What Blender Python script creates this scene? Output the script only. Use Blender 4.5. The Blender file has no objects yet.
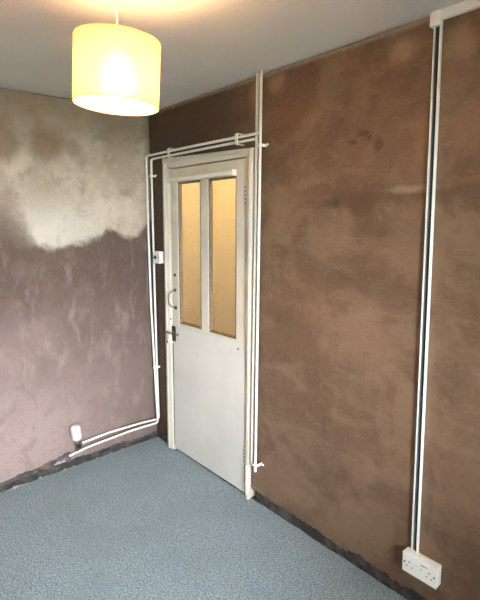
import bpy, bmesh, math, random
from mathutils import Vector, Matrix, noise

random.seed(7)
SC = bpy.context.scene
COL = SC.collection
R = math.radians

# ------------------------------------------------------------------ camera
cam_d = bpy.data.cameras.new('camera'); cam = bpy.data.objects.new('camera', cam_d); COL.objects.link(cam)
SC.camera = cam
F_PX, YAW, PITCH, ROLL = 463.6, R(138.705), R(-7.215), R(-0.17)
cam_d.sensor_fit = 'VERTICAL'; cam_d.sensor_height = 24.0; cam_d.lens = F_PX / 600 * 24.0
cam_d.shift_y = -20.0 / 600.0           # the frame is the lower part of a taller exposure
cam_d.clip_start = 0.02
fw = Vector((math.cos(YAW) * math.cos(PITCH), math.sin(YAW) * math.cos(PITCH), math.sin(PITCH)))
rt = Vector((math.sin(YAW), -math.cos(YAW), 0)); up = rt.cross(fw)
r2 = math.cos(ROLL) * rt + math.sin(ROLL) * up; u2 = -math.sin(ROLL) * rt + math.cos(ROLL) * up
CAM = Vector((2.956, -1.747, 1.640))
cam.matrix_world = Matrix(((r2.x, u2.x, -fw.x, CAM.x), (r2.y, u2.y, -fw.y, CAM.y), (r2.z, u2.z, -fw.z, CAM.z), (0, 0, 0, 1)))

# ------------------------------------------------------------------ world, light, exposure
SKY_STRENGTH = 23.0
SKY_COLOR = (0.80, 0.90, 1.0, 1)
BULB_STRENGTH = 150.0
HALL_POWER = 12.5
EXPOSURE = 2.0
w = bpy.data.worlds.new('overcast_sky'); SC.world = w; w.use_nodes = True
bg = w.node_tree.nodes['Background']; bg.inputs[0].default_value = SKY_COLOR; bg.inputs[1].default_value = SKY_STRENGTH
WIN = dict(x=4.0, y0=-2.35, y1=-1.0, z0=0.75, z1=2.1)
pl = bpy.data.lights.new('window_portal', 'AREA'); pl.shape = 'RECTANGLE'
pl.size = WIN['z1'] - WIN['z0']; pl.size_y = WIN['y1'] - WIN['y0']; pl.cycles.is_portal = True
po = bpy.data.objects.new('window_portal', pl); COL.objects.link(po)
po.location = (WIN['x'] + .02, (WIN['y0'] + WIN['y1']) / 2, (WIN['z0'] + WIN['z1']) / 2)
po.rotation_euler = (0, R(90), 0)
hl = bpy.data.lights.new('hall_lamp', 'POINT'); hl.energy = HALL_POWER; hl.color = (1.0, 0.74, 0.37); hl.shadow_soft_size = .08
ho = bpy.data.objects.new('hall_lamp', hl); COL.objects.link(ho); ho.location = (0.75, 0.75, 2.15)
vs = SC.view_settings
vs.view_transform = 'Standard'; vs.look = 'None'; vs.exposure = EXPOSURE; vs.gamma = 1.0; vs.use_curve_mapping = False
SC.cycles.use_denoising = True
SC.cycles.max_bounces = 14; SC.cycles.diffuse_bounces = 7; SC.cycles.transmission_bounces = 10; SC.cycles.transparent_max_bounces = 12
SC.cycles.caustics_refractive = True

# ------------------------------------------------------------------ node helper
class Nt:
    def __init__(s, name):
        s.m = bpy.data.materials.new(name); s.m.use_nodes = True; s.t = s.m.node_tree
        s.b = s.t.nodes['Principled BSDF']; s.out = s.t.nodes['Material Output']
        g = s.t.nodes.new('ShaderNodeNewGeometry'); s.pos = g.outputs['Position']
    def n(s, k, **kw):
        q = s.t.nodes.new(k)
        for a, v in kw.items(): setattr(q, a, v)
        return q
    def put(s, sock, v):
        if isinstance(v, bpy.types.NodeSocket): s.t.links.new(v, sock)
        elif isinstance(v, tuple) and len(v) == 3 and sock.type == 'RGBA': sock.default_value = (*v, 1)
        else: sock.default_value = v
    def m_(s, op, a, b=0.0, c=0.0, clamp=False):
        q = s.n('ShaderNodeMath', operation=op, use_clamp=clamp)
        s.put(q.inputs[0], a); s.put(q.inputs[1], b); s.put(q.inputs[2], c); return q.outputs[0]
    def xyz(s, v=None):
        q = s.n('ShaderNodeSeparateXYZ'); s.put(q.inputs[0], v or s.pos); return q.outputs
    def scale(s, sc, v=None):
        q = s.n('ShaderNodeMapping'); s.put(q.inputs[0], v or s.pos); q.inputs['Scale'].default_value = sc; return q.outputs[0]
    def noise(s, scale, detail=4, rough=.55, v=None, dist=0.0, w=None):
        q = s.n('ShaderNodeTexNoise'); s.put(q.inputs['Vector'], v or s.pos)
        q.inputs['Scale'].default_value = scale; q.inputs['Detail'].default_value = detail
        q.inputs['Roughness'].default_value = rough; q.inputs['Distortion'].default_value = dist
        return q.outputs['Fac']
    def step(s, v, a, b):                                            # smooth 0..1 between a and b
        q = s.n('ShaderNodeMapRange', interpolation_type='SMOOTHSTEP'); s.put(q.inputs[0], v)
        s.put(q.inputs[1], a); s.put(q.inputs[2], b); return q.outputs[0]
    def mix(s, f, a, b, blend='MIX'):
        q = s.n('ShaderNodeMix', data_type='RGBA', blend_type=blend)
        s.put(q.inputs[0], f); s.put(q.inputs[6], a); s.put(q.inputs[7], b); return q.outputs[2]
    def bump(s, h, strength, dist):
        q = s.n('ShaderNodeBump'); s.put(q.inputs['Height'], h); q.inputs['Strength'].default_value = strength
        q.inputs['Distance'].default_value = dist; s.t.links.new(q.outputs[0], s.b.inputs['Normal'])
    def fin(s, col, rough=.6, **kw):
        s.put(s.b.inputs['Base Color'], col); s.put(s.b.inputs['Roughness'], rough)
        for k, v in kw.items(): s.put(s.b.inputs[k.replace('_', ' ')], v)
        return s.m

def simple(name, col, rough=.5, var=.08, scale=30, metal=0.0, bump=0.0):
    t = Nt(name); nz = t.noise(scale, 3)
    d = tuple(max(0, c * (1 - var * 2)) for c in col)
    c = t.mix(nz, d, tuple(min(1, c * (1 + var)) for c in col))
    if bump: t.bump(nz, bump, .002)
    return t.fin(c, rough, Metallic=metal)

M = {}
M['paint'] = None
def mk_paint():                      # old off-white gloss paint with grubby patches
    t = Nt('old_white_paint'); a = t.noise(3.5, 5); b = t.noise(60, 4)
    c = t.mix(t.step(a, .35, .75), (.67, .61, .50), (.56, .505, .40))
    c = t.mix(t.step(b, .68, .78), c, (.42, .34, .25))
    t.bump(t.noise(25, 3), .15, .002)
    return t.fin(c, .38)
M['paint'] = mk_paint()
def mk_panel():
    t = Nt('white_panel_paint'); a = t.noise(2.2, 4); b = t.noise(90, 3, v=t.scale((.6, 1, .25)))
    c = t.mix(t.step(a, .3, .75), (.655, .63, .57), (.58, .555, .495))
    c = t.mix(t.m_('MULTIPLY', t.step(b, .66, .8), .5), c, (.45, .42, .37))
    t.bump(t.noise(14, 3), .08, .002)
    return t.fin(c, .42)
M['panel'] = mk_panel()
M['pipe'] = simple('pipe_white_paint', (.79, .76, .68), .32, .06, 45, bump=.1)
M['pvc'] = simple('white_plastic', (.86, .84, .77), .38, .05, 20)
M['pvc_cool'] = simple('white_valve_plastic', (.70, .71, .73), .35, .03, 40)
M['dark'] = simple('dark_metal', (.055, .05, .045), .45, .3, 60, metal=.6)
M['black'] = simple('black_rubber', (.010, .010, .010), .9, .2, 60)
M['cable'] = simple('grey_cable_sheath', (.09, .095, .095), .5, .15, 30)
M['brass'] = simple('tarnished_brass', (.22, .16, .10), .4, .3, 90, metal=.8)
M['steel'] = simple('worn_steel', (.55, .53, .50), .35, .15, 60, metal=.8)
M['bead'] = simple('bare_brown_bead_wood', (.23, .15, .085), .7, .35, 70, bump=.4)
M['slot'] = simple('dark_slot', (.03, .028, .026), .6, .1, 50)
M['grey_print'] = simple('grey_print', (.22, .21, .20), .6, .1, 300)
M['fragment'] = simple('plaster_fragment', (.42, .38, .34), .85, .25, 60, bump=.5)
M['outdoor_ground'] = simple('outdoor_ground', (.16, .17, .12), .9, .2, 3)

def mk_plaster_left():
    t = Nt('drying_plaster_pale_and_pink')
    x, y, z = t.xyz()
    # tide line: height of the pale paint edge along the wall
    ramp = t.n('ShaderNodeValToRGB'); ramp.color_ramp.interpolation = 'B_SPLINE'
    pts = [(-1.3, 1.66), (-1.0, 1.66), (-.90, 1.60), (-.81, 1.475), (-.67, 1.465), (-.52, 1.50), (-.40, 1.535), (-.325, 1.60), (-.25, 1.545), (-.18, 1.50), (-.10, 1.53), (-.03, 1.64)]
    while len(ramp.color_ramp.elements) < len(pts): ramp.color_ramp.elements.new(.5)
    for e, (yy, zz) in zip(ramp.color_ramp.elements, pts):
        e.position = (yy + 1.3) / 1.3; v = zz - 1.0; e.color = (v, v, v, 1)
    t.put(ramp.inputs[0], t.m_('DIVIDE', t.m_('ADD', y, 1.3), 1.3))
    edge = t.m_('ADD', ramp.outputs[0], 1.0)
    wob = t.m_('MULTIPLY', t.m_('SUBTRACT', t.noise(9, 6, .65), .5), .13)
    fine = t.m_('MULTIPLY', t.m_('SUBTRACT', t.noise(45, 4, .65), .5), .05)
    d = t.m_('SUBTRACT', t.m_('ADD', t.m_('ADD', z, wob), fine), edge)
    soft = t.m_('ADD', .045, t.m_('MULTIPLY', t.step(y, -.78, -.92), .24))
    pale = t.step(d, t.m_('MULTIPLY', soft, -.5), soft)
    big = t.noise(2.4, 5, .6); mid = t.noise(7, 5, .65, dist=.6); sm = t.noise(28, 5, .65)
    # pale upper coat
    pc = t.mix(t.step(big, .40, .60), (.55, .475, .38), (.40, .325, .245))
    pc = t.mix(t.m_('MULTIPLY', t.step(mid, .50, .66), .55), pc, (.27, .205, .145))
    pc = t.mix(t.m_('MULTIPLY', t.step(sm, .54, .68), .35), pc, (.60, .55, .47))
    def spot(cy, cz, ry, rz, soft_=.5):
        dy = t.m_('DIVIDE', t.m_('SUBTRACT', y, cy), ry); dz = t.m_('DIVIDE', t.m_('SUBTRACT', z, cz), rz)
        dd = t.m_('SQRT', t.m_('ADD', t.m_('MULTIPLY', dy, dy), t.m_('MULTIPLY', dz, dz)))
        dd = t.m_('ADD', dd, t.m_('MULTIPLY', t.m_('SUBTRACT', mid, .5), 1.4))
        return t.step(dd, 1.0 + soft_, 1.0 - soft_)
    pc = t.mix(t.m_('MULTIPLY', spot(-.98, 2.10, .10, .12), .7), pc, (.17, .10, .055))
    pc = t.mix(t.m_('MULTIPLY', spot(-.71, 2.11, .10, .10), .65), pc, (.18, .11, .065))
    pc = t.mix(t.m_('MULTIPLY', spot(-.55, 2.10, .05, .05), .4), pc, (.20, .13, .08))
    pc = t.mix(t.m_('MULTIPLY', t.step(z, 2.02, 2.34), .55), pc, (.20, .155, .11))
    pc = t.mix(t.m_('MULTIPLY', spot(-.62, 1.62, .26, .14, .8), .6), pc, (.58, .54, .46))
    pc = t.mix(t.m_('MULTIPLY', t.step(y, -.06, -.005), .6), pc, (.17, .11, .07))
    # lower brown-pink coat, drying paler lower down; daylight fading towards the corner painted in
    dry_daylit = t.step(t.m_('ADD', z, t.m_('MULTIPLY', t.m_('SUBTRACT', big, .5), .9)), 1.28, .25)
    dry_daylit = t.m_('MULTIPLY', dry_daylit, t.m_('ADD', .35, t.m_('MULTIPLY', t.step(y, -.10, -.95), .65)))
    lc = t.mix(dry_daylit, (.092, .055, .039), (.315, .222, .202))
    streak = t.noise(3.6, 8, .66, v=t.scale((1, 3.0, 1.2)), dist=.35)
    lc = t.mix(t.m_('MULTIPLY', t.step(streak, .48, .68), .32), lc, (.34, .25, .215))
    lc = t.mix(t.m_('MULTIPLY', t.step(mid, .48, .68), .45), lc, (.17, .115, .092))
    lc = t.mix(t.m_('MULTIPLY', t.step(sm, .51, .70), .35), lc, (.14, .095, .075))
    lc = t.mix(t.m_('MULTIPLY', t.step(d, -.16, -.02), .35), lc, (.13, .08, .055))
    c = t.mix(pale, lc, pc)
    tr = t.noise(9, 5, .6, v=t.scale((1, 1, 2.2)), dist=1.2)
    t.bump(t.m_('ADD', tr, t.m_('MULTIPLY', sm, .35)), .35, .006)
    return t.fin(c, t.m_('ADD', .62, t.m_('MULTIPLY', mid, .2)))
def mk_plaster_back():
    t = Nt('brown_skimmed_plaster')
    x, y, z = t.xyz()
    big = t.noise(1.7, 5, .6, dist=.5); mid = t.noise(4.2, 8, .62, dist=.5); sm = t.noise(24, 6, .68)
    strk = t.noise(2.6, 8, .62, v=t.scale((1.2, 1, 2.6)), dist=.6)
    vert = t.noise(3.4, 7, .64, v=t.scale((2.2, 1, .9)), dist=.4)
    c = t.mix(t.step(big, .40, .60), (.123, .069, .037), (0.184, 0.108, 0.062))
    c = t.mix(t.m_('MULTIPLY', t.step(mid, .46, .64), .6), c, (0.097, 0.052, 0.027))
    c = t.mix(t.m_('MULTIPLY', t.step(strk, .50, .68), .42), c, (0.226, 0.141, 0.085))
    c = t.mix(t.m_('MULTIPLY', t.step(vert, .52, .70), .35), c, (0.205, 0.131, 0.084))
    c = t.mix(t.m_('MULTIPLY', t.step(sm, .55, .70), .30), c, (0.246, 0.164, 0.107))
    c = t.mix(t.m_('MULTIPLY', t.step(sm, .44, .32), .35), c, (0.078, 0.043, 0.023))
    scr = t.noise(6.0, 3, .6, v=t.scale((.7, 1, 5.5)), dist=3.0)
    c = t.mix(t.m_('MULTIPLY', t.m_('MULTIPLY', t.step(scr, .60, .66), t.step(scr, .70, .67)), .12), c, (0.377, 0.271, 0.193))
    wob = t.m_('MULTIPLY', t.m_('SUBTRACT', mid, .5), .25)
    zz = t.m_('ADD', z, wob)
    # band where two days' work meet
    band = t.m_('MULTIPLY', t.step(zz, 1.66, 1.755), t.step(zz, 1.80, 1.765))
    band = t.m_('MULTIPLY', band, t.step(x, 1.25, 1.6))
    c = t.mix(t.m_('MULTIPLY', band, .6), c, (0.070, 0.038, 0.020))
    # darker colour over the door and in the corner
    dark_zone = t.m_('MAXIMUM', t.m_('MULTIPLY', t.step(x, 1.12, .75), t.step(zz, 1.9, 2.05)), t.step(x, .32, .16))
    c = t.mix(t.m_('MULTIPLY', dark_zone, .8), c, (0.045, 0.026, 0.016))
    def spot(cx, cz, rx, rz, soft_=.6, amp=1.6):
        dx = t.m_('DIVIDE', t.m_('SUBTRACT', x, cx), rx); dz = t.m_('DIVIDE', t.m_('SUBTRACT', z, cz), rz)
        dd = t.m_('SQRT', t.m_('ADD', t.m_('MULTIPLY', dx, dx), t.m_('MULTIPLY', dz, dz)))
        dd = t.m_('ADD', dd, t.m_('MULTIPLY', t.m_('SUBTRACT', sm, .5), amp))
        return t.step(dd, 1.0 + soft_, 1.0 - soft_)
    for a in ((1.765, 2.012, .035, .012), (1.845, 1.955, .022, .028), (1.72, 1.98, .018, .010), (1.80, 1.99, .012, .014), (1.62, 1.72, .05, .02)):
        c = t.mix(t.m_('MULTIPLY', spot(*a), .7), c, (0.045, 0.025, 0.014))
    for a in ((2.00, 1.765, .085, .014), (1.94, 2.30, .05, .04), (1.09, 2.30, .035, .07), (1.25, 2.33, .05, .04), (2.17, 2.27, .05, .05)):
        c = t.mix(t.m_('MULTIPLY', spot(*a, .8, 2.4), .65), c, (0.344, 0.230, 0.139))
    edge = t.step(t.m_('ADD', z, t.m_('MULTIPLY', t.m_('SUBTRACT', sm, .5), .03)), 2.366, 2.390)
    c = t.mix(t.m_('MULTIPLY', edge, .8), c, (0.344, 0.262, 0.197))
    tr = t.noise(7, 5, .6, v=t.scale((1, 1, 2.4)), dist=1.8)
    t.bump(t.m_('ADD', tr, t.m_('MULTIPLY', sm, .3)), .35, .005)
    return t.fin(c, t.m_('ADD', .50, t.m_('MULTIPLY', mid, .25)))
def mk_bare():
    t = Nt('bare_grimy_masonry'); a = t.noise(14, 6, .7); b = t.noise(70, 4, .7)
    c = t.mix(t.step(a, .4, .66), (.030, .026, .023), (.085, .075, .065))
    c = t.mix(t.m_('MULTIPLY', t.step(b, .62, .75), .6), c, (.22, .20, .18))
    t.bump(t.m_('ADD', a, t.m_('MULTIPLY', b, .5)), .9, .012)
    return t.fin(c, .9)
def mk_under():
    t = Nt('old_undercoat'); a = t.noise(20, 6, .7); b = t.noise(8, 4)
    c = t.mix(t.step(a, .4, .62), (.055, .047, .043), (.12, .098, .085))
    c = t.mix(t.step(b, .48, .6), c, (.15, .095, .07)); c = t.mix(t.m_('MULTIPLY', t.step(t.noise(26, 3, .6, v=t.scale((1, .35, 1))), .60, .66), .8), c, (.40, .37, .35))
    t.bump(a, .7, .006)
    return t.fin(c, .9)
def mk_ceiling():
    t = Nt('painted_ceiling'); a = t.noise(2, 4); b = t.noise(16, 5, .6, v=t.scale((1, 2.5, 1)), dist=1)
    x, y, z = t.xyz()
    c = t.mix(t.step(a, .3, .7), (.76, .73, .69), (.69, .66, .62))
    c = t.mix(t.m_('MULTIPLY', t.step(b, .62, .78), .35), c, (.50, .47, .43))
    dx = t.m_('SUBTRACT', x, .46); dy = t.m_('SUBTRACT', y, -.19)
    sc_ = t.m_('ADD', t.m_('MULTIPLY', t.m_('SQRT', t.m_('ADD', t.m_('MULTIPLY', dx, dx), t.m_('MULTIPLY', dy, dy))), 8), t.m_('MULTIPLY', t.noise(40, 5, .7, dist=2), 2.0))
    c = t.mix(t.m_('MULTIPLY', t.step(sc_, 1.35, 1.0), .6), c, (.78, .77, .74))
    # two faint board joints parallel to the door wall
    j = t.m_('ABSOLUTE', t.m_('SUBTRACT', y, -.62)); jj = t.step(j, .014, .002)
    j2 = t.m_('ABSOLUTE', t.m_('SUBTRACT', x, 1.145)); jj2 = t.step(j2, .016, .002)
    h = t.m_('ADD', t.m_('MULTIPLY', b, .3), t.m_('MULTIPLY', t.m_('MAXIMUM', jj, jj2), .12))
    t.bump(h, .4, .007)
    return t.fin(c, .55)
def mk_carpet():
    t = Nt('blue_grey_carpet'); a = t.noise(105, 3, .8); b = t.noise(210, 2, .7); g = t.noise(3.0, 6, .6)
    c = t.mix(t.step(a, .40, .60), (.116, .166, .188), (.325, .405, .438))
    c = t.mix(t.m_('MULTIPLY', t.step(b, .52, .62), .6), c, (.53, .60, .60))
    c = t.mix(t.m_('MULTIPLY', t.step(b, .47, .40), .6), c, (.07, .10, .115))
    c = t.mix(t.m_('MULTIPLY', t.step(g, .45, .62), .25), c, (.17, .22, .23))
    t.bump(t.m_('ADD', a, t.m_('MULTIPLY', b, .6)), .9, .008)
    m = t.fin(c, .95); t.b.inputs['Specular IOR Level'].default_value = .1
    t.b.inputs['Sheen Weight'].default_value = .15
    return m
def mk_glass():                                                     # rolled obscure glass with a fine square figure
    t = Nt('obscure_figured_glass'); x, y, z = t.xyz()
    k = 2 * math.pi / .010
    h = t.m_('ADD', t.m_('SINE', t.m_('MULTIPLY', z, k)), t.m_('SINE', t.m_('MULTIPLY', x, k)))
    t.bump(h, .6, .002)
    m = t.fin((.97, .96, .92), .42, Transmission_Weight=1.0, IOR=1.35)
    return m
def mk_window_glass():
    t = Nt('clear_window_glass'); t.t.nodes.remove(t.b)
    tr = t.n('ShaderNodeBsdfTransparent'); gl = t.n('ShaderNodeBsdfGlossy'); gl.inputs['Roughness'].default_value = .02
    fr = t.n('ShaderNodeFresnel'); mx = t.n('ShaderNodeMixShader')
    t.t.links.new(fr.outputs[0], mx.inputs[0]); t.t.links.new(tr.outputs[0], mx.inputs[1]); t.t.links.new(gl.outputs[0], mx.inputs[2])
    t.t.links.new(mx.outputs[0], t.out.inputs[0]); return t.m
def mk_shade():
    t = Nt('cream_lampshade_fabric'); a = t.noise(700, 2, v=t.scale((1, 1, .3)))
    c = t.mix(a, (.95, .58, .29), (.99, .68, .38))
    df = t.n('ShaderNodeBsdfDiffuse'); tl = t.n('ShaderNodeBsdfTranslucent'); rf = t.n('ShaderNodeBsdfRefraction')
    m1 = t.n('ShaderNodeMixShader'); m2 = t.n('ShaderNodeMixShader')
    t.put(df.inputs[0], t.mix(0.5, c, (.92, .86, .74))); t.put(tl.inputs[0], c)
    t.put(rf.inputs['Color'], t.mix(0.75, c, (1.0, .90, .72))); rf.inputs['Roughness'].default_value = .9; rf.inputs['IOR'].default_value = 1.12
    m1.inputs[0].default_value = .68; m2.inputs[0].default_value = .20
    t.t.links.new(tl.outputs[0], m1.inputs[1]); t.t.links.new(rf.outputs[0], m1.inputs[2])
    t.t.links.new(m1.outputs[0], m2.inputs[1]); t.t.links.new(df.outputs[0], m2.inputs[2]); t.t.links.new(m2.outputs[0], t.out.inputs[0])
    t.t.nodes.remove(t.b); return t.m
def mk_bulb():
    t = Nt('lit_bulb_glass'); return t.fin((1, .9, .7), .4, Emission_Color=(1.0, .64, .29, 1), Emission_Strength=BULB_STRENGTH)
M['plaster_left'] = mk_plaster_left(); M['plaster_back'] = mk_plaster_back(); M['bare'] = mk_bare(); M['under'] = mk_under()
M['ceiling'] = mk_ceiling(); M['carpet'] = mk_carpet(); M['glass'] = mk_glass(); M['wglass'] = mk_window_glass()
M['shade'] = mk_shade(); M['bulb'] = mk_bulb()
M['hall_paint'] = simple('cream_hall_paint', (.80, .72, .56), .6, .05, 3)
M['hall_floor'] = simple('hall_floor_covering', (.30, .22, .15), .8, .1, 9)
M['wall_paint'] = simple('plain_plaster', (.22, .145, .10), .75, .2, 3)
M['boards'] = simple('dark_floorboards', (.05, .04, .032), .9, .3, 12)

# ------------------------------------------------------------------ geometry helpers
def box(bm, a, b, fn=None):
    (x0, y0, z0), (x1, y1, z1) = a, b
    vs_ = [bm.verts.new(fn(Vector(p)) if fn else p) for p in ((x0, y0, z0), (x1, y0, z0), (x1, y1, z0), (x0, y1, z0), (x0, y0, z1), (x1, y0, z1), (x1, y1, z1), (x0, y1, z1))]
    for f in ((0, 3, 2, 1), (4, 5, 6, 7), (0, 1, 5, 4), (1, 2, 6, 5), (2, 3, 7, 6), (3, 0, 4, 7)): bm.faces.new([vs_[i] for i in f])
def tube(bm, pts, r, n=14, cap=True, fillet=0.0):
    pts = [Vector(p) for p in pts]
    if fillet:
        out = [pts[0]]
        for i in range(1, len(pts) - 1):
            p = pts[i]; a = (pts[i - 1] - p).normalized(); b = (pts[i + 1] - p).normalized()
            p0, p1 = p + a * fillet, p + b * fillet
            for k in range(7):
                s = k / 6; out.append((1 - s) ** 2 * p0 + 2 * s * (1 - s) * p + s * s * p1)
        pts = out + [pts[-1]]
    rings = []; nrm = None
    for i, p in enumerate(pts):
        tg = (pts[min(i + 1, len(pts) - 1)] - pts[max(i - 1, 0)]).normalized()
        if nrm is None: nrm = tg.orthogonal().normalized()
        nrm = (nrm - tg * nrm.dot(tg)).normalized(); bn = tg.cross(nrm)
        rr = r[i] if isinstance(r, (list, tuple)) else r
        rings.append([bm.verts.new(p + (nrm * math.cos(2 * math.pi * k / n) + bn * math.sin(2 * math.pi * k / n)) * rr) for k in range(n)])
    for a, b in zip(rings, rings[1:]):
        for k in range(n): bm.faces.new((a[k], a[(k + 1) % n], b[(k + 1) % n], b[k]))
    if cap: bm.faces.new(rings[0][::-1]); bm.faces.new(rings[-1])
def lathe(bm, prof, mat, n=24):                                     # prof: (radius, height); mat places it
    rings = []
    for r_, h in prof:
        rings.append([bm.verts.new(mat @ Vector((r_ * math.cos(2 * math.pi * k / n), r_ * math.sin(2 * math.pi * k / n), h))) for k in range(n)])
    for a, b in zip(rings, rings[1:]):
        for k in range(n): bm.faces.new((a[k], a[(k + 1) % n], b[(k + 1) % n], b[k]))
    bm.faces.new(rings[0][::-1]); bm.faces.new(rings[-1])
def origin(o):
    v = Vector((0, 0, 0))
    while o: v += Vector(o.location); o = o.parent
    return v
def obj(name, bm, mat, parent=None, smooth=False, bevel=0.0, seg=2):
    """world-space bmesh -> one mesh object, kept in place under its parent"""
    off = origin(parent)
    for v in bm.verts: v.co -= off
    bmesh.ops.recalc_face_normals(bm, faces=bm.faces)
    me = bpy.data.meshes.new(name); bm.to_mesh(me); bm.free()
    me.materials.append(M[mat])
    if smooth:
        for p in me.polygons: p.use_smooth = True
        me.set_sharp_from_angle(angle=R(40))
    o = bpy.data.objects.new(name, me); COL.objects.link(o); o.parent = parent
    if bevel:
        md = o.modifiers.new('bevel', 'BEVEL'); md.width = bevel; md.segments = seg; md.limit_method = 'ANGLE'
    return o
def bxo(name, a, b, mat, parent=None, bevel=0.0, fn=None):
    bm = bmesh.new(); box(bm, a, b, fn); return obj(name, bm, mat, parent, bevel=bevel)
def tubo(name, pts, r, mat, parent=None, fillet=0.0, n=14):
    bm = bmesh.new(); tube(bm, pts, r, n, True, fillet); return obj(name, bm, mat, parent, smooth=True)
def tag(o, label, cat=None, group=None, kind=None):
    o['label'] = label
    if cat: o['category'] = cat
    if group: o['group'] = group
    if kind: o['kind'] = kind
    return o
def struct(o, label):
    o['kind'] = 'structure'; o['label'] = label; return o
def empty(name, loc):
    o = bpy.data.objects.new(name, None); COL.objects.link(o); o.location = loc; o.empty_display_size = .05; return o
def fnoise(u, seed, s=1.0): return noise.noise(Vector((u * s, seed * 7.31, seed * 1.7)))
def rag(u, seed): return .55 * fnoise(u, seed, 5) + .35 * fnoise(u, seed + 3, 17) + .28 * fnoise(u, seed + 5, 52)

# ------------------------------------------------------------------ the room shell
H, XW, YF, TH = 2.40, 4.0, -3.3, 0.014
DX0, DX1, DZ = .160, 1.085, 2.035                                    # door opening in the masonry
def plaster(name, parent, cols, zb, zt, front, depth, mat, place, rows=36, amp=.0016, seed=1.0):
    """a coat of plaster: cols along the wall, ragged lower edge zb(u), upper edge zt(u); place(u, d, z) -> point"""
    bm = bmesh.new(); prev = None
    for u, kind in cols:
        b, t_ = zb(u, kind), zt(u, kind)
        fr = []
        for k in range(rows + 1):
            z = b + (t_ - b) * k / rows
            d = front + amp * (noise.noise(Vector((u * 2.1, z * 2.1, seed))) + .5 * noise.noise(Vector((u * 6, z * 6, seed + 4))))
            if k == 0: d -= .0035                                     # crumbled arris
            fr.append(bm.verts.new(place(u, d, z)))
        bk = bm.verts.new(place(u, front - depth, b))
        bt = bm.verts.new(place(u, front - depth, t_))
        cur = [bk] + fr + [bt]
        if prev and prev[1] == kind:
            for i in range(len(cur) - 1): bm.faces.new((prev[0][i], cur[i], cur[i + 1], prev[0][i + 1]))
        prev = (cur, kind)
    bmesh.ops.remove_doubles(bm, verts=bm.verts, dist=1e-5)
    return obj(name, bm, mat, parent, smooth=True)

# left wall
bm = bmesh.new(); box(bm, (-.12, YF - .1, -.1), (-TH, .1, H + .1))
wl = struct(obj('wall_left', bm, 'bare'), 'left wall with pale peeling upper coat and mauve-brown plaster below')
N = 330
ucols = [(YF * k / N, 0) for k in range(N + 1)]
def zb_left(u, k):
    base = .042 + .014 * min(1, -u / .5) if u > -.66 else .118 - .058 * min(1, (-u - .66) / .42)
    return base + .032 * rag(u, 2.0)
pl_left = lambda u, d, z: Vector((d, u, z))
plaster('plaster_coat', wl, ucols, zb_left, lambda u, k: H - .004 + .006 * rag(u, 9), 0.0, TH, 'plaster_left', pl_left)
plaster('undercoat', wl, ucols, lambda u, k: .044 + .036 * rag(u, 4.0) + .012 * fnoise(u, 6, 2), lambda u, k: .16, -.006, .008, 'under', pl_left, rows=3, amp=.002)
# door wall
bm = bmesh.new()
box(bm, (-.1, TH, -.1), (DX0, .13, H + .1)); box(bm, (DX1 + .01, TH, -.1), (XW + .1, .13, H + .1)); box(bm, (DX0, TH, DZ), (DX1 + .01, .13, H + .1))
wb = struct(obj('wall_back', bm, 'bare'), 'long brown plastered wall with the door and surface cabling')
cols = []
def span(a, b, kind, st=.0085):
    n_ = max(2, int((b - a) / st)); cols.extend([(a + (b - a) * k / n_, kind) for k in range(n_ + 1)])
span(0.0, DX0 + .03, 0); span(DX0 + .03, DX1 - .015, 1); span(DX1 - .015, XW, 2)
def zb_back(u, k):
    if k == 1: return DZ - .01
    return (.075 if k == 0 else .060) + .040 * rag(u, 12.0)
plaster('plaster_coat', wb, cols, zb_back, lambda u, k: H - .006 + .008 * rag(u, 19), 0.0, TH, 'plaster_back', lambda u, d, z: Vector((u, -d, z)))
# walls behind the camera
bxo('wall_front', (-.1, YF - .12, -.1), (XW + .1, YF, H + .1), 'wall_paint'); struct(bpy.data.objects['wall_front'], 'plain plastered wall behind the viewer')
bm = bmesh.new()
box(bm, (XW, YF, -.1), (XW + .25, WIN['y0'], H + .1)); box(bm, (XW, WIN['y1'], -.1), (XW + .25, .1, H + .1))
box(bm, (XW, WIN['y0'], -.1), (XW + .25, WIN['y1'], WIN['z0'])); box(bm, (XW, WIN['y0'], WIN['z1']), (XW + .25, WIN['y1'], H + .1))
struct(obj('wall_right', bm, 'wall_paint'), 'window wall behind the viewer')
# window (behind the viewer: the room's daylight)
w1 = struct(empty('window_1', (XW + .1, WIN['y0'], WIN['z0'])), 'white framed window behind the viewer')
X0, X1 = XW + .10, XW + .15
ym = (WIN['y0'] + WIN['y1']) / 2
for a, b in (((WIN['y0'], WIN['z0']), (WIN['y0'] + .05, WIN['z1'])), ((WIN['y1'] - .05, WIN['z0']), (WIN['y1'], WIN['z1'])), ((ym - .03, WIN['z0']), (ym + .03, WIN['z1']))):
    bxo('window_frame', (X0, a[0], a[1]), (X1, b[0], b[1]), 'paint', w1, .004)
for za in (WIN['z0'], WIN['z1'] - .05): bxo('window_rail', (X0 - .001, WIN['y0'] + .05, za), (X1 + .001, WIN['y1'] - .05, za + .05), 'paint', w1, .004)
for a, b in ((WIN['y0'] + .05, ym - .03), (ym + .03, WIN['y1'] - .05)): bxo('pane', (X0 + .022, a, WIN['z0'] + .05), (X0 + .026, b, WIN['z1'] - .05), 'wglass', w1)
bxo('window_sill', (XW - .04, WIN['y0'] - .03, WIN['z0'] - .025), (XW + .10, WIN['y1'] + .03, WIN['z0']), 'paint', w1, .004)
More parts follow.
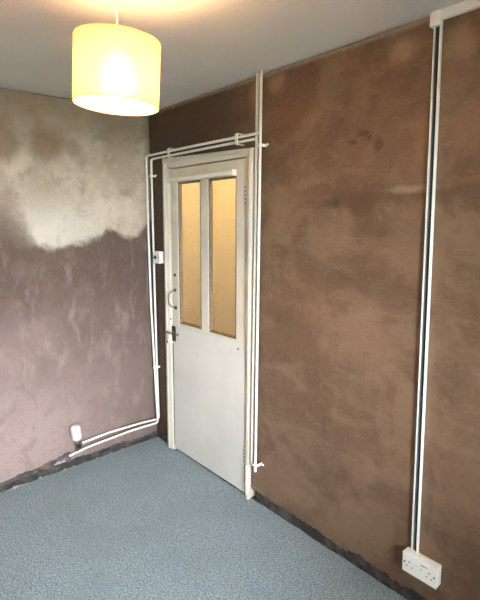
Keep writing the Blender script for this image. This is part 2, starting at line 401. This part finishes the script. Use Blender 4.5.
# ceiling, floor
bm = bmesh.new(); box(bm, (-.1, YF - .1, H), (XW + .2, .1, H + .12)); struct(obj('ceiling', bm, 'ceiling'), 'dull white painted ceiling')
bm = bmesh.new(); box(bm, (-.1, YF - .1, -.12), (XW + .2, 1.9, -.013)); fl = struct(obj('floor', bm, 'boards'), 'dark boards under the carpet')
def mk_carpet_mesh():
    bm = bmesh.new(); nx, ny = 130, 110; g = {}
    x0, x1, y0, y1 = -.006, XW - .01, YF + .01, .006
    for i in range(nx + 1):
        for j in range(ny + 1):
            s, t_ = i / nx, j / ny
            x = x0 + (x1 - x0) * s; y = y0 + (y1 - y0) * t_
            if i == 0: x += .007 * fnoise(y, 3, 14)
            if j == ny: y += .007 * fnoise(x, 5, 14)
            z = .0015 * noise.noise(Vector((x * 3, y * 3, 2))) + .0008 * noise.noise(Vector((x * 14, y * 14, 5)))
            g[i, j] = bm.verts.new((x, y, z))
    for i in range(nx):
        for j in range(ny): bm.faces.new((g[i, j], g[i + 1, j], g[i + 1, j + 1], g[i, j + 1]))
    rim = [(i, 0) for i in range(nx)] + [(nx, j) for j in range(ny)] + [(i, ny) for i in range(nx, 0, -1)] + [(0, j) for j in range(ny, 0, -1)]
    low = [bm.verts.new(g[k].co - Vector((0, 0, .012))) for k in rim]
    for k in range(len(rim)): q = (k + 1) % len(rim); bm.faces.new((g[rim[k]], low[k], low[q], g[rim[q]]))
    return bm
cp = obj('carpet', mk_carpet_mesh(), 'carpet', fl, smooth=True); cp['label'] = 'worn blue-grey fitted carpet'
# hall beyond the door
bm = bmesh.new()
box(bm, (-.2, 1.5, -.012), (2.6, 1.6, 2.5)); box(bm, (-.2, .125, -.012), (-.1, 1.6, 2.5)); box(bm, (2.6, .125, -.012), (2.7, 1.6, 2.5)); box(bm, (-.2, .06, 2.5), (2.7, 1.6, 2.6))
struct(obj('wall_hall', bm, 'hall_paint'), 'cream hall beyond the glazed door')
bm = bmesh.new(); box(bm, (-.1, .05, -.0125), (2.6, 1.5, -.004)); struct(obj('floor_hall', bm, 'hall_floor'), 'hall floor beyond the door')
bm = bmesh.new(); box(bm, (XW + .25, -30, -.9), (60, 30, -.8)); struct(obj('ground', bm, 'outdoor_ground'), 'garden ground outside the window')

# ------------------------------------------------------------------ door frame
KS = .009
sh = lambda p: Vector((p.x + KS * (p.z - 1.0), p.y, p.z))
t1 = struct(empty('trim_1', (.2, 0, 0)), 'chipped off-white painted door architrave and lining')
OUT = [(.178, -.004), (.194, 2.062), (1.098, 2.030), (1.056, -.004)]; INN = [(.240, -.004), (.250, 1.992), (1.030, 1.990), (1.017, -.004)]
PROF = [(0, .002), (0, -.019), (.06, -.022), (.40, -.024), (.50, -.017), (.56, -.0155), (.92, -.014), (1, -.010), (1, .03)]
def arch(i, j, seed):
    bm = bmesh.new(); n_ = 40; rows = []
    for k in range(n_ + 1):
        s = k / n_; row = []
        for t_, y in PROF:
            o_ = Vector(OUT[i]).lerp(Vector(OUT[j]), s); n2 = Vector(INN[i]).lerp(Vector(INN[j]), s); p = o_.lerp(n2, t_)
            j_ = .0012 * fnoise(s, seed + t_, 23)
            row.append(bm.verts.new((p.x + j_, y + j_ * .5, p.y)))
        rows.append(row)
    for a, b in zip(rows, rows[1:]):
        for k in range(len(PROF) - 1): bm.faces.new((a[k], b[k], b[k + 1], a[k + 1]))
    bm.faces.new(rows[0]); bm.faces.new(rows[-1][::-1])
    return obj('architrave', bm, 'paint', t1, smooth=True)
arch(0, 1, 1); arch(1, 2, 2); arch(3, 2, 3)
bxo('jamb', (.218, .0, -.01), (.2445, .13, 1.995), 'paint', t1, fn=sh)
bxo('jamb', (1.0225, .0, -.01), (1.048, .13, 1.995), 'paint', t1, fn=sh)
bxo('head_lining', (.218, .0, 1.9935), (1.048, .13, 2.018), 'paint', t1, fn=sh)
for a, b in (((.2446, .046, 0), (.262, .064, 1.99)), ((1.006, .046, 0), (1.0222, .064, 1.99))): bxo('door_stop', a, b, 'paint', t1, fn=sh)
bxo('door_stop', (.262, .046, 1.975), (1.006, .064, 1.9934), 'paint', t1, fn=sh)
ds = bxo('gap_shade_strip', (.2447, .0005, .03), (.2515, .040, .785), 'black', t1, fn=sh); ds['label'] = 'dark strip standing for the shade in the gap below the lock'  # black strip added for the dark of the open gap
bxo('lock_keep', (.226, -.034, .795), (.2515, .0, .880), 'paint', t1, .002, fn=sh)
bm = bmesh.new()                                                     # lump of old filler at the foot of the architrave
for k in range(7): 
    z = .03 + .026 * k; box(bm, (1.040 + .010 * fnoise(k, 3, .8), -.030, z), (1.052 + .006 * fnoise(k, 1, .9), .0, z + .027))
o = obj('filler_lump', bm, 'paint', t1, bevel=.004); o['label'] = 'ragged white filler lump at the foot'
for x, z in ((.247, .965), (.236, .802), (.233, .872)): bxo('screw', (x - .005, -.0405 if z < .9 else -.0145, z - .005), (x + .005, -.030 if z < .9 else -.008, z + .005), 'dark', t1, fn=sh)

# ------------------------------------------------------------------ door
d1 = struct(empty('door_1', (.63, 0.0, 0)), 'off-white door with two tall amber-lit obscure glass panes and a plain lower panel')
LX0, LX1, LZ0, LZ1 = .2590, 1.0165, .010, 1.984
PA, PB, PZ0, PZ1 = (.334, .588), (.666, .930), .945, 1.896
bxo('stile', (LX0, 0, LZ0), (PA[0], .042, LZ1), 'paint', d1, .0025, sh)
bxo('stile', (PB[1], 0, LZ0), (LX1, .042, LZ1), 'paint', d1, .0025, sh)
bxo('muntin', (PA[1], .001, PZ0), (PB[0], .041, PZ1), 'paint', d1, .0025, sh)
bxo('top_rail', (PA[0], .0005, PZ1), (PB[1], .0415, LZ1), 'paint', d1, .001, sh)
bxo('lock_rail', (PA[0], .002, .75), (PB[1], .041, PZ0), 'paint', d1, .0015, sh)
bxo('bottom_rail', (PA[0], .002, LZ0), (PB[1], .041, .22), 'paint', d1, .0015, sh)
bxo('lower_panel', (LX0 + .004, -.0045, .016), (LX1 - .004, .0, .932), 'panel', d1, .0015, sh)
bxo('panel_back', (PA[0], .012, .22), (PB[1], .036, .75), 'paint', d1, 0, sh)
for a, b in (PA, PB):
    g = bxo('pane', (a + .002, .0285, PZ0 + .002), (b - .002, .0325, PZ1 - .002), 'glass', d1, 0, sh)
    g['label'] = 'obscure figured glass glowing amber'
    w_ = .011
    for q, r_ in (((a, PZ0), (a + w_, PZ1)), ((b - w_, PZ0), (b, PZ1)), ((a + w_, PZ0), (b - w_, PZ0 + w_)), ((a + w_, PZ1 - w_), (b - w_, PZ1))):
        bxo('glazing_bead', (q[0], .004, q[1]), (r_[0], .0284, r_[1]), 'bead', d1, .0015, sh)
bt = bxo('batten', (.262, -.036, 1.899), (.930, -.006, 1.924), 'pipe', d1, .004, sh); bt['label'] = 'white batten rail across the top'
bxo('end_cap', (.930, -.0375, 1.896), (.938, -.004, 1.930), 'pvc', bt, .002, sh)
for x in (.34, .86): bxo('bracket', (x, -.008, 1.903), (x + .03, .0005, 1.921), 'paint', bt, 0, sh)
# pull handle: a bowed wire with dark feet
ph = bmesh.new(); tube(ph, [sh(Vector(p)) for p in ((.290, -.006, 1.172), (.286, -.028, 1.165), (.279, -.046, 1.140), (.278, -.050, 1.110), (.283, -.044, 1.078), (.292, -.026, 1.057), (.297, -.006, 1.052))], .0042, 10)
hd = obj('pull_handle', ph, 'brass', d1, smooth=True)
for x, z in ((.290, 1.172), (.298, 1.050)):
    bm = bmesh.new(); lathe(bm, [(.012, 0), (.012, .004), (.007, .010)], Matrix.Translation(sh(Vector((x, .0, z)))) @ Matrix.Rotation(R(90), 4, 'X'), 16); obj('handle_foot', bm, 'dark', hd, smooth=True)
bm = bmesh.new(); lathe(bm, [(.011, 0), (.011, .003), (.008, .005), (.003, .005), (.003, .001)], Matrix.Translation(sh(Vector((.291, .0, 1.277)))) @ Matrix.Rotation(R(90), 4, 'X'), 16); obj('cylinder_lock', bm, 'dark', d1, smooth=True)
lk = bxo('lock_plate', (.262, -.013, .812), (.298, -.0045, .918), 'dark', d1, .002, sh)
tubo('latch_bar', [sh(Vector((.236, -.030, .873))), sh(Vector((.300, -.030, .868)))], .0055, 'dark', lk)
bm = bmesh.new(); lathe(bm, [(.008, 0), (.008, .022), (.010, .026), (.008, .030)], Matrix.Translation(sh(Vector((.276, -.012, .870)))) @ Matrix.Rotation(R(90), 4, 'X'), 16); obj('latch_knob', bm, 'steel', lk, smooth=True)
bm = bmesh.new(); lathe(bm, [(.008, 0), (.008, .004), (.005, .006)], Matrix.Translation(sh(Vector((.318, -.004, .862)))) @ Matrix.Rotation(R(90), 4, 'X'), 14); obj('screw', bm, 'dark', d1, smooth=True)
bm = bmesh.new(); lathe(bm, [(.006, 0), (.006, .002), (.004, .003)], Matrix.Translation(sh(Vector((.955, -.004, .895)))) @ Matrix.Rotation(R(90), 4, 'X'), 14); obj('screw', bm, 'dark', d1, smooth=True)
for z in (1.735, .22):
    h_ = tubo('hinge', [sh(Vector((1.0185, -.006, z))), sh(Vector((1.0185, -.006, z + .100)))], .0060, 'paint', d1)
    for k in range(5): tubo('knuckle', [sh(Vector((1.0185, -.006, z + .003 + .0215 * k))), sh(Vector((1.0185, -.006, z + .010 + .0215 * k)))], .0074, 'dark', h_)

# ------------------------------------------------------------------ heating pipes
PR = .0078
def pipe(name, pts, label, fillet=.02):
    o = tubo(name, pts, PR, 'pipe', None, fillet); o['label'] = label; o['category'] = 'pipe'; o['group'] = 'surface heating pipes'; return o
pipe('heating_pipe', [(1.136, -.024, 2.399), (1.124, -.024, 1.647), (1.092, -.024, .235)], 'white upright pipe from ceiling, nearer the door frame of the pair', 0)
pipe('heating_pipe', [(1.182, -.041, 2.399), (1.168, -.041, 1.647), (1.141, -.041, .222)], 'white upright pipe from ceiling, farther from the door frame of the pair', 0)
pipe('heating_pipe', [(1.1686, -.0412, 2.092), (.60, -.0415, 2.096), (.022, -.040, 2.096), (.022, -.041, 1.70), (.034, -.041, 1.0), (.066, -.042, .5), (.086, -.042, .160), (.062, -.25, .153), (.040, -.55, .128), (.036, -.690, .106)],
     'white branch pipe, upper of the pair over the door, lower one along the left wall', .022)
pipe('heating_pipe', [(1.1230, -.0242, 2.070), (.60, -.0245, 2.072), (.060, -.024, 2.071), (.057, -.023, 1.70), (.057, -.022, 1.0), (.060, -.021, .5), (.066, -.021, .176), (.046, -.15, .178), (.030, -.40, .176), (.038, -.630, .166)],
     'white branch pipe, lower of the pair over the door, ending in the radiator valve', .022)
def clip(loc, axis, across, label, stub=None):
    """saddle clip: a strap over one or two pipes and a base on the wall"""
    c = empty('pipe_clip', loc); tag(c, label, 'pipe clip', 'white pipe clips')
    L = Vector(loc)
    if axis == 'x':                                                   # pipes run along x, strap is upright
        bm = bmesh.new(); box(bm, (L.x - .011, -.055, L.z - across), (L.x + .011, -.0495, L.z + across)); obj('strap', bm, 'pipe', c, bevel=.0015)
        for s in (-1, 1): bxo('strap_end', (L.x - .009, -.0495, L.z + s * across - .002), (L.x + .009, .0, L.z + s * across + .002), 'pipe', c, .001)
    else:
        bm = bmesh.new(); box(bm, (L.x - across, L.y, L.z - .008), (L.x + across, L.y + .003, L.z + .008)); obj('strap', bm, 'pipe', c, bevel=.001)
        bxo('strap_end', (L.x + across - .003, L.y + .003, L.z - .008), (L.x + across, .0, L.z + .008), 'pipe', c, .001)
        tubo('fixing_stub', [(L.x + across, -.012, L.z), (L.x + across + stub, -.014, L.z + .004)], .006, 'pipe', c)
clip((.325, 0, 2.084), 'x', .028, 'white saddle clip on the pipes above the door, nearer the room corner')
clip((1.000, 0, 2.083), 'x', .028, 'white saddle clip on the pipes above the door, nearer the upright pipes')
clip((.066, -.039, 1.955), 'z', .014, 'white clip on the corner pipes, above the light switch', .022)
clip((1.170, -.053, 2.030), 'z', .014, 'white clip on the upright pipes, level with the top of the door', .020)
clip((1.143, -.053, .262), 'z', .014, 'white clip near the lower end of the upright pipes', .022)
clip((.060, -.052, .575), 'z', .009, 'white clip low on the corner pipes, below the light switch', .002)

# radiator valve left on the pipe ends
V = Vector((.046, -.634, .132))
rv = empty('radiator_valve', V); tag(rv, 'white thermostatic radiator valve head standing on the bare pipe end', 'radiator valve')
Mt = lambda z: Matrix.Translation(V + Vector((0, 0, z)))
bm = bmesh.new(); lathe(bm, [(.010, -.002), (.013, .0), (.013, .016), (.010, .018), (.010, .030), (.014, .032), (.014, .048), (.011, .052), (.011, .060)], Mt(0.0), 18); obj('valve_body', bm, 'brass', rv, smooth=True)
bm = bmesh.new(); lathe(bm, [(.0125, 0), (.0125, .018)], Matrix.Translation(V + Vector((0, .012, .036))) @ Matrix.Rotation(R(-90), 4, 'X'), 6); obj('compression_nut', bm, 'brass', rv)
bm = bmesh.new(); lathe(bm, [(.009, 0), (.009, .022), (.013, .023), (.013, .034)], Matrix.Translation(V + Vector((.008, 0, .040))) @ Matrix.Rotation(R(90), 4, 'Y'), 14); obj('radiator_tail', bm, 'dark', rv, smooth=True)
Tilt = Matrix.Translation(V + Vector((.002, 0, .064))) @ Matrix.Rotation(R(7), 4, 'X') @ Matrix.Rotation(R(5), 4, 'Y') @ Matrix.Scale(1.12, 4)
bm = bmesh.new(); lathe(bm, [(.018, 0), (.020, .004), (.020, .014), (.018, .016)], Tilt, 24); obj('collar', bm, 'steel', rv, smooth=True)
bm = bmesh.new(); lathe(bm, [(.022, .015), (.027, .019), (.029, .035), (.0275, .052), (.0285, .070), (.0285, .088), (.025, .097), (.015, .100)], Tilt, 28)
for v in bm.verts:                                                    # grip flutes
    l = Tilt.inverted() @ v.co
    if .03 < l.z < .09:
        a = math.atan2(l.y, l.x); k = 1 + .035 * math.cos(7 * a); l.x *= k; l.y *= k; v.co = Tilt @ l
obj('thermostat_head', bm, 'pvc_cool', rv, smooth=True)

# ------------------------------------------------------------------ light switch beside the door
ls = empty('light_switch', (.115, 0, 1.346)); tag(ls, 'white surface-mounted light switch between corner pipes and door frame', 'light switch')
bxo('back_box', (.074, -.030, 1.348), (.158, .0, 1.432), 'pvc', ls, .003)
fp = bxo('faceplate', (.073, -.037, 1.347), (.159, -.030, 1.433), 'pvc', ls, .002)
bm = bmesh.new(); lathe(bm, [(.013, 0), (.013, .003), (.007, .004), (.006, .012), (.004, .014)], Matrix.Translation((.104, -.037, 1.39)) @ Matrix.Rotation(R(90), 4, 'X'), 18); obj('dolly', bm, 'dark', fp, smooth=True)
for x in (.084, .148):
    bm = bmesh.new(); lathe(bm, [(.0045, 0), (.0045, .001), (.003, .0015)], Matrix.Translation((x, -.037, 1.39)) @ Matrix.Rotation(R(90), 4, 'X'), 12); obj('screw', bm, 'dark', fp, smooth=True)

# ------------------------------------------------------------------ trunking, cables and double socket
tr = empty('cable_trunking', (2.09, 0, .255)); tag(tr, 'open white upright cable trunking without its lid, above the double socket', 'trunking', 'white cable trunking')
lean = lambda p: Vector((p.x - .0035 * (p.z - 1.3), p.y, p.z))
TX0, TX1, TD = 2.074, 2.1005, .018
bxo('trunking_back', (TX0, -.0022, .256), (TX1, -.0003, 2.352), 'pvc', tr, 0, lean)
for x in (TX0, TX1 - .0018):
    o = bxo('trunking_wall', (x, -TD, .256), (x + .0018, -.0022, 2.352), 'pvc', tr, 0, lean)
for x, s in ((TX0 + .0018, 1), (TX1 - .0018, -1)):
    bxo('trunking_lip', (min(x, x + s * .0022), -TD, .256), (max(x, x + s * .0022), -TD + .0016, 2.352), 'pvc', tr, 0, lean)
def cable(name, x, y, r, mat, label, seed):
    pts = [lean(Vector((x + .0022 * fnoise(z, seed, 3.1), y + .001 * fnoise(z, seed + 2, 4), z))) for z in [.262 + 2.088 * k / 44 for k in range(45)]]
    o = tubo(name, pts, r, mat, None, 0, 8); tag(o, label, 'cable', 'cables in the open trunking')
cable('power_cable', 2.0824, -.0075, .0036, 'cable', 'grey power cable inside the open upright trunking, left of the black one', 3)
cable('power_cable', 2.0920, -.0085, .0056, 'black', 'black power cable inside the open upright trunking, right of the grey one', 8)  # cables kept thick and dark to stand for shade inside the channel
tc = empty('cable_trunking', (2.25, 0, 2.36)); tag(tc, 'closed white cable trunking running along the ceiling edge, off to the right', 'trunking', 'white cable trunking')
bxo('corner_box', (2.058, -.026, 2.346), (2.098, -.0003, 2.3985), 'pvc', tc, .002)
bxo('trunking_base', (2.098, -.020, 2.366), (3.99, -.0003, 2.3985), 'pvc', tc, .001)
bxo('trunking_lid', (2.098, -.0235, 2.364), (3.99, -.020, 2.3985), 'pvc', tc, .0015)
SX0, SX1, SZ0, SZ1 = 2.055, 2.203, .170, .256
so = empty('double_socket', (2.13, 0, SZ0)); tag(so, 'white double power socket in a surface box at the foot of the trunking', 'power socket')
bxo('back_box', (SX0, -.034, SZ0), (SX1, .0, SZ1), 'pvc', so, .0035)
fp = bxo('faceplate', (SX0 - .0008, -.0435, SZ0 - .0008), (SX1 + .0008, -.034, SZ1 + .0008), 'pvc', so, .003)
cz = (SZ0 + SZ1) / 2; cx = (SX0 + SX1) / 2
for sx in (-1, 1):
    bx_ = cx + sx * .043
    bxo('pin_slot', (bx_ - .002, -.0440, cz + .004), (bx_ + .002, -.0434, cz + .013), 'slot', fp)
    for q in (-.011, .011): bxo('pin_slot', (bx_ + q - .0035, -.0440, cz - .014), (bx_ + q + .0035, -.0434, cz - .010), 'slot', fp)
    rk = bxo('rocker_switch', (cx + sx * .0105 - .0055, -.0465, cz - .004), (cx + sx * .0105 + .0055, -.0435, cz + .016), 'pvc', fp, .0015)
    bxo('switch_mark', (cx + sx * .0105 - .0012, -.0468, cz + .009), (cx + sx * .0105 + .0012, -.0464, cz + .013), 'slot', rk)
bxo('printed_line', (cx + .004, -.0438, cz + .0225), (cx + .034, -.0434, cz + .0265), 'grey_print', fp)
for x in (SX0 + .010, SX1 - .010):
    bm = bmesh.new(); lathe(bm, [(.004, 0), (.004, .001), (.002, .0012)], Matrix.Translation((x, -.0433, cz + .002)) @ Matrix.Rotation(R(90), 4, 'X'), 12); obj('screw', bm, 'slot', fp, smooth=True)

# ------------------------------------------------------------------ pendant lamp
LX, LY, LZB, LH, LR = 1.636, -1.064, 1.983, .184, .1245
pd = empty('pendant_lamp', (LX, LY, H)); tag(pd, 'lit cream drum pendant lamp hanging on a white cord from the ceiling', 'lamp')
T = Matrix.Translation
bm = bmesh.new(); lathe(bm, [(.042, 0), (.042, -.010), (.030, -.026), (.012, -.030)], T((LX, LY, H - .0003))); obj('ceiling_rose', bm, 'pvc', pd, smooth=True)
tubo('cord', [(LX, LY, H - .028), (LX, LY, LZB + .165)], .0035, 'pvc', pd, 0, 10)
axis = Vector((fw.x, fw.y, 0)).normalized()
TI = T((LX, LY, LZB + LH * .93)) @ Matrix.Rotation(R(3.4), 4, axis) @ T((0, 0, -LH * .93))
def ring(name, r_, z, rad, mat, parent):
    pts = [TI @ Vector((r_ * math.cos(a), r_ * math.sin(a), z)) for a in [2 * math.pi * k / 64 for k in range(65)]]
    return tubo(name, pts, rad, mat, parent, 0, 6)
bm = bmesh.new(); n_ = 72; a_, b_ = [], []
prof = [(LR, 0), (LR, LH), (LR - .0012, LH), (LR - .0012, 0)]; rg = []
for r_, z in prof: rg.append([bm.verts.new(TI @ Vector((r_ * math.cos(2 * math.pi * k / n_), r_ * math.sin(2 * math.pi * k / n_), z))) for k in range(n_)])
for q in range(4):
    A, B = rg[q], rg[(q + 1) % 4]
    for k in range(n_): bm.faces.new((A[k], A[(k + 1) % n_], B[(k + 1) % n_], B[k]))
sd = obj('shade', bm, 'shade', pd, smooth=True); sd['label'] = 'cream fabric drum shade, glowing'
ring('rim_ring', LR - .0006, .0015, .0020, 'shade', sd); ring('rim_ring', LR - .0006, LH - .0015, .0020, 'shade', sd)
ring('gimbal_ring', .021, LH * .90, .0018, 'pvc', sd)
for k in range(3):
    a = 2 * math.pi * k / 3 + .4
    tubo('gimbal_spoke', [TI @ Vector((.021 * math.cos(a), .021 * math.sin(a), LH * .90)), TI @ Vector(((LR - .002) * math.cos(a), (LR - .002) * math.sin(a), LH - .003))], .0013, 'pvc', sd, 0, 6)
bm = bmesh.new(); lathe(bm, [(.006, .0), (.014, -.006), (.019, -.020), (.019, -.050), (.016, -.056)], T((LX, LY, LZB + .185))); obj('lamp_holder', bm, 'pvc', pd, smooth=True)
bm = bmesh.new(); lathe(bm, [(.012, 0), (.015, -.010), (.028, -.024), (.037, -.044), (.037, -.058), (.029, -.076), (.016, -.086), (.005, -.089)], T((LX, LY, LZB + .130))); obj('bulb', bm, 'bulb', pd, smooth=True)

# ------------------------------------------------------------------ crumbled plaster along the bare strips
base = []
for q in range(4):
    bm = bmesh.new(); random.seed(40 + q)
    bmesh.ops.create_icosphere(bm, subdivisions=1, radius=1.0)
    for v in bm.verts: v.co = Vector((v.co.x * random.uniform(.7, 1.3), v.co.y * random.uniform(.7, 1.3), v.co.z * random.uniform(.3, .6)))
    me = bpy.data.meshes.new('plaster_fragment'); bm.to_mesh(me); bm.free(); me.materials.append(M['fragment']); base.append(me)
random.seed(11)
spots = [(.012 + random.random() * .008, -.70 - random.random() * .55, 0) for _ in range(16)] + [(.012, -.15 - random.random() * .5, 0) for _ in range(7)]
frag_parent = cp
for x, y, _ in spots:
    s = random.uniform(.006, .015)
    o = bpy.data.objects.new('plaster_fragment', base[random.randrange(4)]); COL.objects.link(o); o.parent = wl
    o.scale = (s, s * 1.2, s); o.rotation_euler = (random.uniform(-.3, .3), random.uniform(-.3, .3), random.uniform(0, 6.28)); o.location = (x - .01, y, s * .4)
